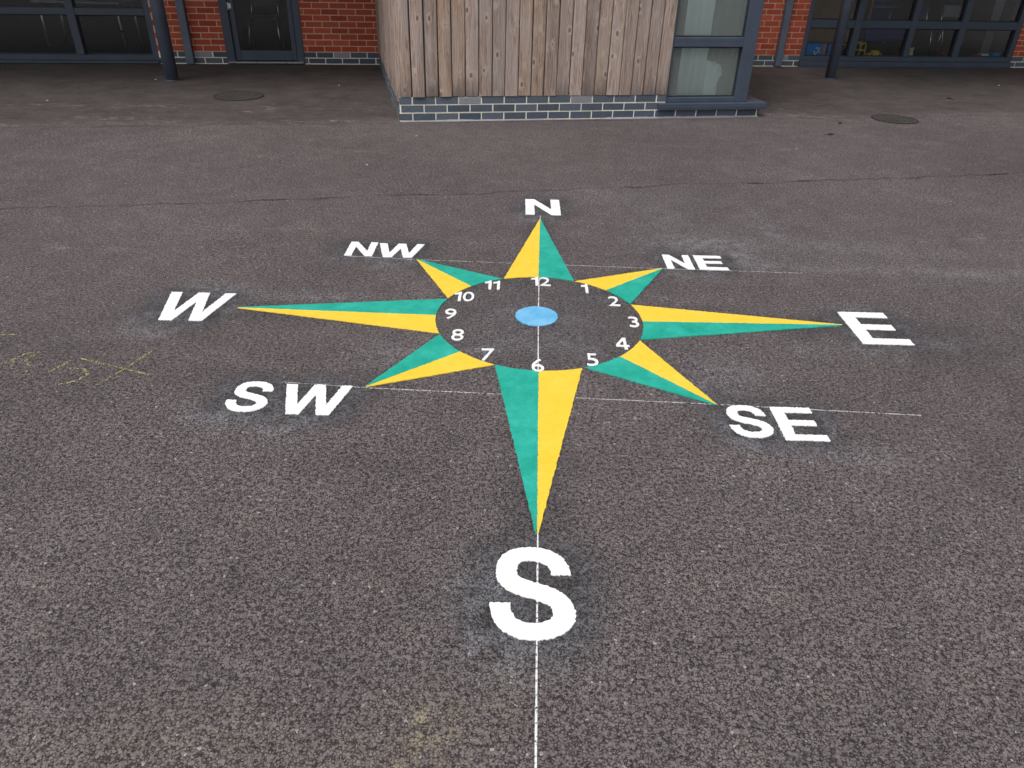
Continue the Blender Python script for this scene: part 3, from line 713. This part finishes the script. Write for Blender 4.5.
def boards(name, n, width, z0, z1, to, parent, seed, first_tan=None, profile=None):
    """vertical boards with rounded arrises and open joints; to(u, depth, z) -> local point"""
    rnd = random.Random(seed); V = []; Fc = []; A = {'tone': [], 'tan': [], 'board': [], 'wet': []}
    x = 0
    for i in range(n):
        g0, g1 = rnd.uniform(.0022, .0052), rnd.uniform(.0022, .0052)
        if profile and i < 4: g0, g1 = .006, .007
        dep = rnd.uniform(0, .009); cup = rnd.uniform(-.002, .004); lean = rnd.uniform(-.004, .004)
        if profile and i < 4: dep = (0.010, -.004, .010, 0)[i]; cup = -.006
        a, b = x + g0, x + width - g1; cs = [(a, .03), (a, dep + .006), (a + .004, dep + .0015), (a + .012, dep), ((a + b) / 2, dep + cup), (b - .012, dep), (b - .004, dep + .0015), (b, dep + .006), (b, .03)]
        tone = rnd.random(); tan = rnd.random(); wet = rnd.random(); base = len(V); NZ = 8
        if first_tan is not None and i == first_tan: tan = 1
        if profile and i < 4: wet = (.75, .7, .9, .1)[i]
        zb = z0 + rnd.uniform(-.002, .002)
        for k in range(NZ + 1):
            t = k / NZ; z = zb + (z1 - zb) * t; bow = lean * math.sin(t * 9 + i)
            for (u, d) in cs: V.append(to(u + bow * .6, d + bow * .3, z))
        m_ = len(cs)
        for k in range(NZ):
            for j in range(m_ - 1):
                p = base + k * m_ + j; Fc.append((p, p + 1, p + m_ + 1, p + m_))
        Fc.append(tuple(base + j for j in range(m_)))
        nf = len(Fc) - len(A['tone'])
        for kk, v_ in (('tone', tone), ('tan', tan), ('board', float(i) + seed), ('wet', wet)): A[kk] += [v_] * nf
        x += width
    me = bpy.data.meshes.new(name); me.from_pydata(V, [], Fc)
    for kk, v_ in A.items(): me.attributes.new(kk, 'FLOAT', 'FACE').data.foreach_set('value', np.array(v_, np.float32))
    bm = bmesh.new(); bm.from_mesh(me); bmesh.ops.recalc_face_normals(bm, faces=bm.faces); bm.to_mesh(me); bm.free()
    return link(name, me, M['wood'], parent)
boards('cladding', 21, 2.705 / 21, .231, BH, lambda u, d, z: (u, -.016 + d, z), bay, 21, first_tan=3, profile=True)
boards('cladding', 26, BD / 26, .185, BH, lambda u, d, z: (-.016 + d, u + .012, z), bay, 40, first_tan=25).rotation_euler = (0, 0, R(1.85))
boards('cladding', 18, 2.3 / 18, .105, BH, lambda u, d, z: (FX + .016 - d, u + 1.05, z), bay, 70)
m = MB()
m.box((.03, .021, .0), (2.70, .12, BH)); m.box((.021, .121, 0), (.12, BD, BH)); m.box((FX - .12, 1.06, .09), (FX - .021, BD, BH)); m.box((2.70, .03, 2.901), (FX - .02, .12, BH))
m.build('core_wall', M['inner'], bay)
m = MB(); m.box((.12, .12, -.02), (FX - .13, BD + .3, .06)); m.build('floor', M['carpet'], bay)
m = MB(); m.box((-.06, -.06, BH), (BW + .06, BD + .2, BH + .2), .01); m.build('roof', M['roof'], bay)
# corner window: front light(s) and a return light, wide corner mullion
wd = window(bay, 2.7055, FX, .150, 2.9, [], [(.672, .758), (1.9, 1.97)], 'tall tinted corner window', fw=.014, br=.046, right_wide=.124, sill=False, glassm='frosted')
m = MB(); m.box((FX - .075, .10, .150), (FX - .004, .17, 2.9), .004); m.box((FX - .075, .95, .150), (FX - .004, 1.03, 2.9), .004)
m.box((FX - .074, .17, .150), (FX - .005, .95, .215)); m.box((FX - .074, .17, .662), (FX - .005, .95, .764)); m.box((FX - .074, .17, 2.83), (FX - .005, .95, 2.9)); m.build('return_frame', M['frame'], wd)
m = MB(); m.box((FX - .05, .17, .215), (FX - .044, .95, .662)); m.box((FX - .05, .17, .764), (FX - .044, .95, 2.83)); m.build('pane', M['frosted'], wd)
m = MB(); m.box((2.615, -.052, .086), (BW + .05, .10, .149), .004); m.box((2.615, -.0545, .104), (BW + .052, -.0525, .146), .001); m.box((FX - .10, .101, .086), (BW + .045, BD, .149), .004)
m.build('sill', M['frame'], wd)
m = MB(); m.box((2.700, -.004, .149), (2.7045, .08, 2.9)); m.build('jamb_flashing', M['frame'], wd)

# ------------------------------------------------------------------ things behind the glass, with stand-ins for bay window reflections
def bl(x, y): return (BO.x + x * math.cos(BA) - y * math.sin(BA), BO.y + x * math.sin(BA) + y * math.cos(BA))
def curtain(x0, x1, z0, z1, y, mat, amp, folds, name, label, parent_frame='bay'):
    m = MB(); N = 60; prev = None
    for i in range(N + 1):
        t = i / N; x = x0 + (x1 - x0) * t; yy = y + amp * math.sin(t * folds * 2 * math.pi) + amp * .4 * math.sin(t * folds * 5 + 1)
        c = [(x, yy, z0), (x, yy, z1), (x, yy + .004, z1), (x, yy + .004, z0)]; c = [m.bm.verts.new(p) for p in c]
        if prev:
            for k in range(4): f = m.bm.faces.new((prev[k], prev[(k + 1) % 4], c[(k + 1) % 4], c[k])); f.smooth = True
        else: m.bm.faces.new(c)
        prev = c
    m.bm.faces.new(prev[::-1])
    o = m.build(name, mat)
    if parent_frame == 'bay': o.location = BO; o.rotation_euler = (0, 0, BA)
    else: o.location = WO; o.rotation_euler = (0, 0, WA)
    tag(o, label, 'curtain'); return o
curtain(2.86, 3.14, .10, 2.8, .13, M['curtain'], .018, 2, 'curtain', 'pale folded sheet added behind the tinted bay window as its bright reflection')  # added sheet: the bright band reflected in the glass, built as a hanging
curtain(3.22, 3.46, .10, 2.8, .22, M['olive'], .03, 2, 'curtain', 'dull olive sheet added deeper behind the tinted bay window as its darker reflection')  # second added sheet, for the darker green part of the reflection

m = MB(); m.blob((0, 0, .22), (.12, .06, .22), 4, .28, 2); m.blob((.06, .01, .33), (.10, .06, .12), 4, .3, 5)  # added blob shaped like the soft pale reflection in the lower pane
o = m.build('reflection_blob', M['offwhite']); o.location = (*bl(3.19, .19), .06); o.rotation_euler = (0, 0, BA)
tag(o, 'pale rounded shape added behind the lower tinted bay window pane as a soft reflection', 'reflection stand-in')
def chair(name, label, s, y, rz, seat_mat, sh=.32, wdt=.34, z=.095, group=None):
    e = empty(name, WL(s, y, z), WA + rz); tag(e, label, 'chair', group)
    m = MB(); m.box((-wdt / 2, -.16, sh - .012), (wdt / 2, .16, sh + .012), .010); m.build('seat', seat_mat, e)
    m = MB(); N = 8
    for zz0, zz1 in ((sh + .12, sh + .29),):
        for k in range(N):
            a = (k / N - .5) * 1.1; b = ((k + 1) / N - .5) * 1.1; r = wdt * .92
            P = [(r * math.sin(q), .20 - r * (1 - math.cos(q)) * .5, zz) for q, zz in ((a, zz0), (b, zz0), (b, zz1), (a, zz1))]
            v = [m.bm.verts.new(p) for p in P] + [m.bm.verts.new((p[0], p[1] + .012, p[2])) for p in P]
            for f in ((0, 1, 2, 3), (7, 6, 5, 4), (0, 4, 5, 1), (3, 2, 6, 7), (1, 5, 6, 2), (4, 0, 3, 7)): m.bm.faces.new([v[i] for i in f])
    m.build('backrest', seat_mat, e)
    for sx in (-1, 1):
        x = sx * wdt * .47; m = MB()
        m.tube([(x * 1.12, -.20, 0), (x, -.13, sh - .02), (x, -.10, sh - .015), (x, .10, sh - .015), (x, .13, sh - .02), (x * 1.12, .20, 0)], .010, 8)
        m.tube([(x, .12, sh - .02), (x * .95, .17, sh + .1), (x * .95, .19, sh + .27)], .010, 8)
        m.build('leg_frame', M['chrome'], e)
    return e
chair('classroom_chair', 'black classroom chair with chrome legs seen through the glazed door', 3.30, .62, 0, M['black'], .42, .40)
chair('classroom_chair', 'navy classroom chair with chrome legs behind the long window', 13.42, .75, .5, M['navy'], .38, .36)
chair('classroom_chair', 'grey classroom chair at the far right end of the long window', 14.05, 1.1, -.4, M['air'], .36, .34)
# tables in the left room
def table(s, y, label, rz=0, z=.095):
    e = empty('classroom_table', WL(s, y, z), WA + rz); tag(e, label, 'table')
    m = MB(); m.box((-.6, -.3, .55), (.6, .3, .575), .006); m.build('tabletop', M['air'], e)
    for x in (-.52, .52):
        for yy in (-.24, .24): m = MB(); m.tube([(x * 1.04, yy, 0), (x, yy, .55)], .016, 8); m.build('leg', M['steel'], e)
table(.88, 1.0, 'grey classroom table with thin steel legs behind the left window', -.15)
table(13.0, 2.3, 'low table far back behind the long window')
def thing(name, label, cat, mb, mat, s, y, z=.095, rz=0, group=None):
    o = mb.build(name, mat); o.location = WL(s, y, z); o.rotation_euler = (0, 0, WA + rz); tag(o, label, cat, group); return o
# blue box
m = MB(); m.box((-.13, -.09, 0), (.13, -.083, .19), .003); m.box((-.13, .083, 0), (.13, .09, .19), .003); m.box((-.13, -.083, 0), (-.123, .083, .19)); m.box((.123, -.083, 0), (.13, .083, .19)); m.box((-.123, -.083, 0), (.123, .083, .008)); m.box((-.14, -.10, .19), (.14, .10, .20), .004)
b = thing('storage_box', 'bright blue storage box with pale marks at the left end of the long window', 'box', m, M['cyan'], 11.26, .24)
m = MB(); rnd = random.Random(9)
for i in range(9):
    x = rnd.uniform(-.02, .11); zz = rnd.uniform(.02, .15); m.box((x, -.0925, zz), (x + rnd.uniform(.015, .03), -.0905, zz + rnd.uniform(.012, .03)))
m.build('pale_marks', M['offwhite'], b)
for i, (x, c, hh, t, l) in enumerate([(11.44, 'orange', .20, .05, 'orange picture book'), (11.50, 'cyan', .19, .04, 'blue picture book'), (11.555, 'offwhite', .17, .02, 'thin white picture book'), (11.59, 'cyan', .18, .035, 'blue picture book')]):
    m = MB(); m.box((-t / 2, -.07, 0), (t / 2, -.0, .003)); m.box((-t / 2, -.08, 0), (t / 2 - .0, .07, hh), .003); m.box((-t / 2 + .004, -.078, hh - .001), (t / 2 - .004, .066, hh + .002))
    o = thing('picture_book', {0: 'orange book standing next to the bright blue box', 1: 'blue book standing right of the orange book', 2: 'thin white book between two blue books', 3: 'blue book standing farthest from the bright blue box'}[i], 'book', m, M[c], x, .26, .095, random.uniform(-.2, .2), 'books standing behind the long window')
m = MB(); m.blob((0, 0, .08), (.075, .06, .085), 2, .25, 3); m.blob((.01, -.01, .17), (.04, .04, .04), 2, .1, 1)
thing('soft_toy', 'dusky pink soft toy just right of the steel post behind the window', 'toy', m, M['pink'], 11.88, .30)
# yellow hoop frame
e = empty('toy_stand', WL(12.08, .32, .095), WA + .3); tag(e, 'yellow hooped toy stand behind the long window', 'toy')
for y_ in (-.05, .05):
    m = MB(); m.tube([(-.06, y_, 0), (-.05, y_, .17), (-.03, y_, .20), (.03, y_, .20), (.05, y_, .17), (.06, y_, 0)], .008, 8); m.build('hoop', M['toy_yellow'], e)
m = MB(); m.box((-.05, -.05, .09), (.05, .05, .105), .004); m.build('shelf', M['toy_yellow'], e)
e = empty('toy_car', WL(12.33, .33, .095), WA + .1); tag(e, 'yellow and orange toy car on the floor behind the long window', 'toy car')
m = MB(); m.box((-.12, -.05, .018), (.12, .05, .055), .012); m.box((-.05, -.042, .055), (.07, .042, .09), .014); m.build('body', M['toy_yellow'], e)
for x in (-.075, .075):
    for y_ in (-.056, .04): m = MB(); m.tube([(x, y_, .024), (x, y_ + .016, .024)], .024, 14); m.build('wheel', M['black'], e)
e = empty('toy_car', WL(12.71, .33, .095), WA - .2); tag(e, 'small red toy car left of the cream toy', 'toy car')
m = MB(); m.box((-.06, -.03, .012), (.06, .03, .04), .008); m.box((-.03, -.026, .04), (.035, .026, .07), .010); m.build('body', M['red'], e)
for x in (-.038, .038):
    for y_ in (-.036, .026): m = MB(); m.tube([(x, y_, .016), (x, y_ + .010, .016)], .016, 12); m.build('wheel', M['black'], e)
m = MB(); m.blob((0, 0, .045), (.045, .04, .05), 2, .1, 1); m.blob((0, -.01, .105), (.032, .03, .03), 2, .05, 1); m.blob((-.025, -.005, .135), (.011, .008, .012), 1); m.blob((.025, -.005, .135), (.011, .008, .012), 1); m.blob((-.04, -.03, .02), (.03, .018, .016), 1); m.blob((.04, -.03, .02), (.03, .018, .016), 1)
thing('soft_toy', 'cream soft toy sitting beside a window mullion', 'toy', m, M['cream'], 12.91, .30)
e = empty('bookcase', WL(12.2, 1.7, .095), WA); tag(e, 'low pale wooden bookcase well back behind the long window', 'bookcase')
m = MB(); m.box((-.75, 0, 0), (-.72, .3, .75)); m.box((.72, 0, 0), (.75, .3, .75)); m.box((-.72, .28, 0), (.72, .3, .75)); m.build('case', M['orange_wood'], e)
for zz in (.0, .36, .73): m = MB(); m.box((-.719, .001, zz), (.719, .279, zz + .02)); m.build('shelf', M['orange_wood'], e)
e = empty('sofa', WL(13.35, 2.0, .095), WA + .2); tag(e, 'dark blue low sofa deep in the room behind the navy chair', 'sofa')
m = MB(); m.box((-.5, -.3, .05), (.5, .3, .32), .04); m.build('seat', M['cyan_dark'], e)
m = MB(); m.box((-.5, .301, .05), (.5, .42, .68), .04); m.build('backrest', M['cyan_dark'], e)
def tray(s, y, wd, dp, h, mat, name, lab, cat):
    m = MB(); t = .006
    m.box((-wd / 2, -dp / 2, 0), (wd / 2, dp / 2, t)); m.box((-wd / 2, -dp / 2, t), (wd / 2, -dp / 2 + t, h), .002); m.box((-wd / 2, dp / 2 - t, t), (wd / 2, dp / 2, h), .002)
    m.box((-wd / 2, -dp / 2 + t, t), (-wd / 2 + t, dp / 2 - t, h), .002); m.box((wd / 2 - t, -dp / 2 + t, t), (wd / 2, dp / 2 - t, h), .002)
    m.box((-wd / 2 - .008, -dp / 2 - .008, h), (wd / 2 + .008, -dp / 2 + t, h + .006), .002)
    return thing(name, lab, cat, m, mat, s, y)
tray(13.53, .30, .20, .14, .06, M['red'], 'toy_tray', 'low red tray under the navy chair', 'tray')
tray(14.00, .28, .11, .10, .05, M['red'], 'toy_tray', 'small red tray left of the white tub', 'tray')
tray(14.14, .30, .13, .10, .06, M['offwhite'], 'toy_tub', 'white tub with a green lid beside the blue bin', 'tub')
m = MB(); m.box((-.06, -.05, 0), (.06, .05, .012), .004); thing('tub_lid', 'lime green lid lying on the white tub', 'lid', m, M['lime'], 14.14, .31, .163)
tray(14.26, .22, .12, .12, .085, M['cyan'], 'toy_bin', 'bright blue bin in the right corner of the long window', 'bin')
curtain(14.17, 14.31, .096, 2.3, .42, M['air'], .012, 2, 'curtain', 'narrow grey curtain at the right end of the long window', 'wall')
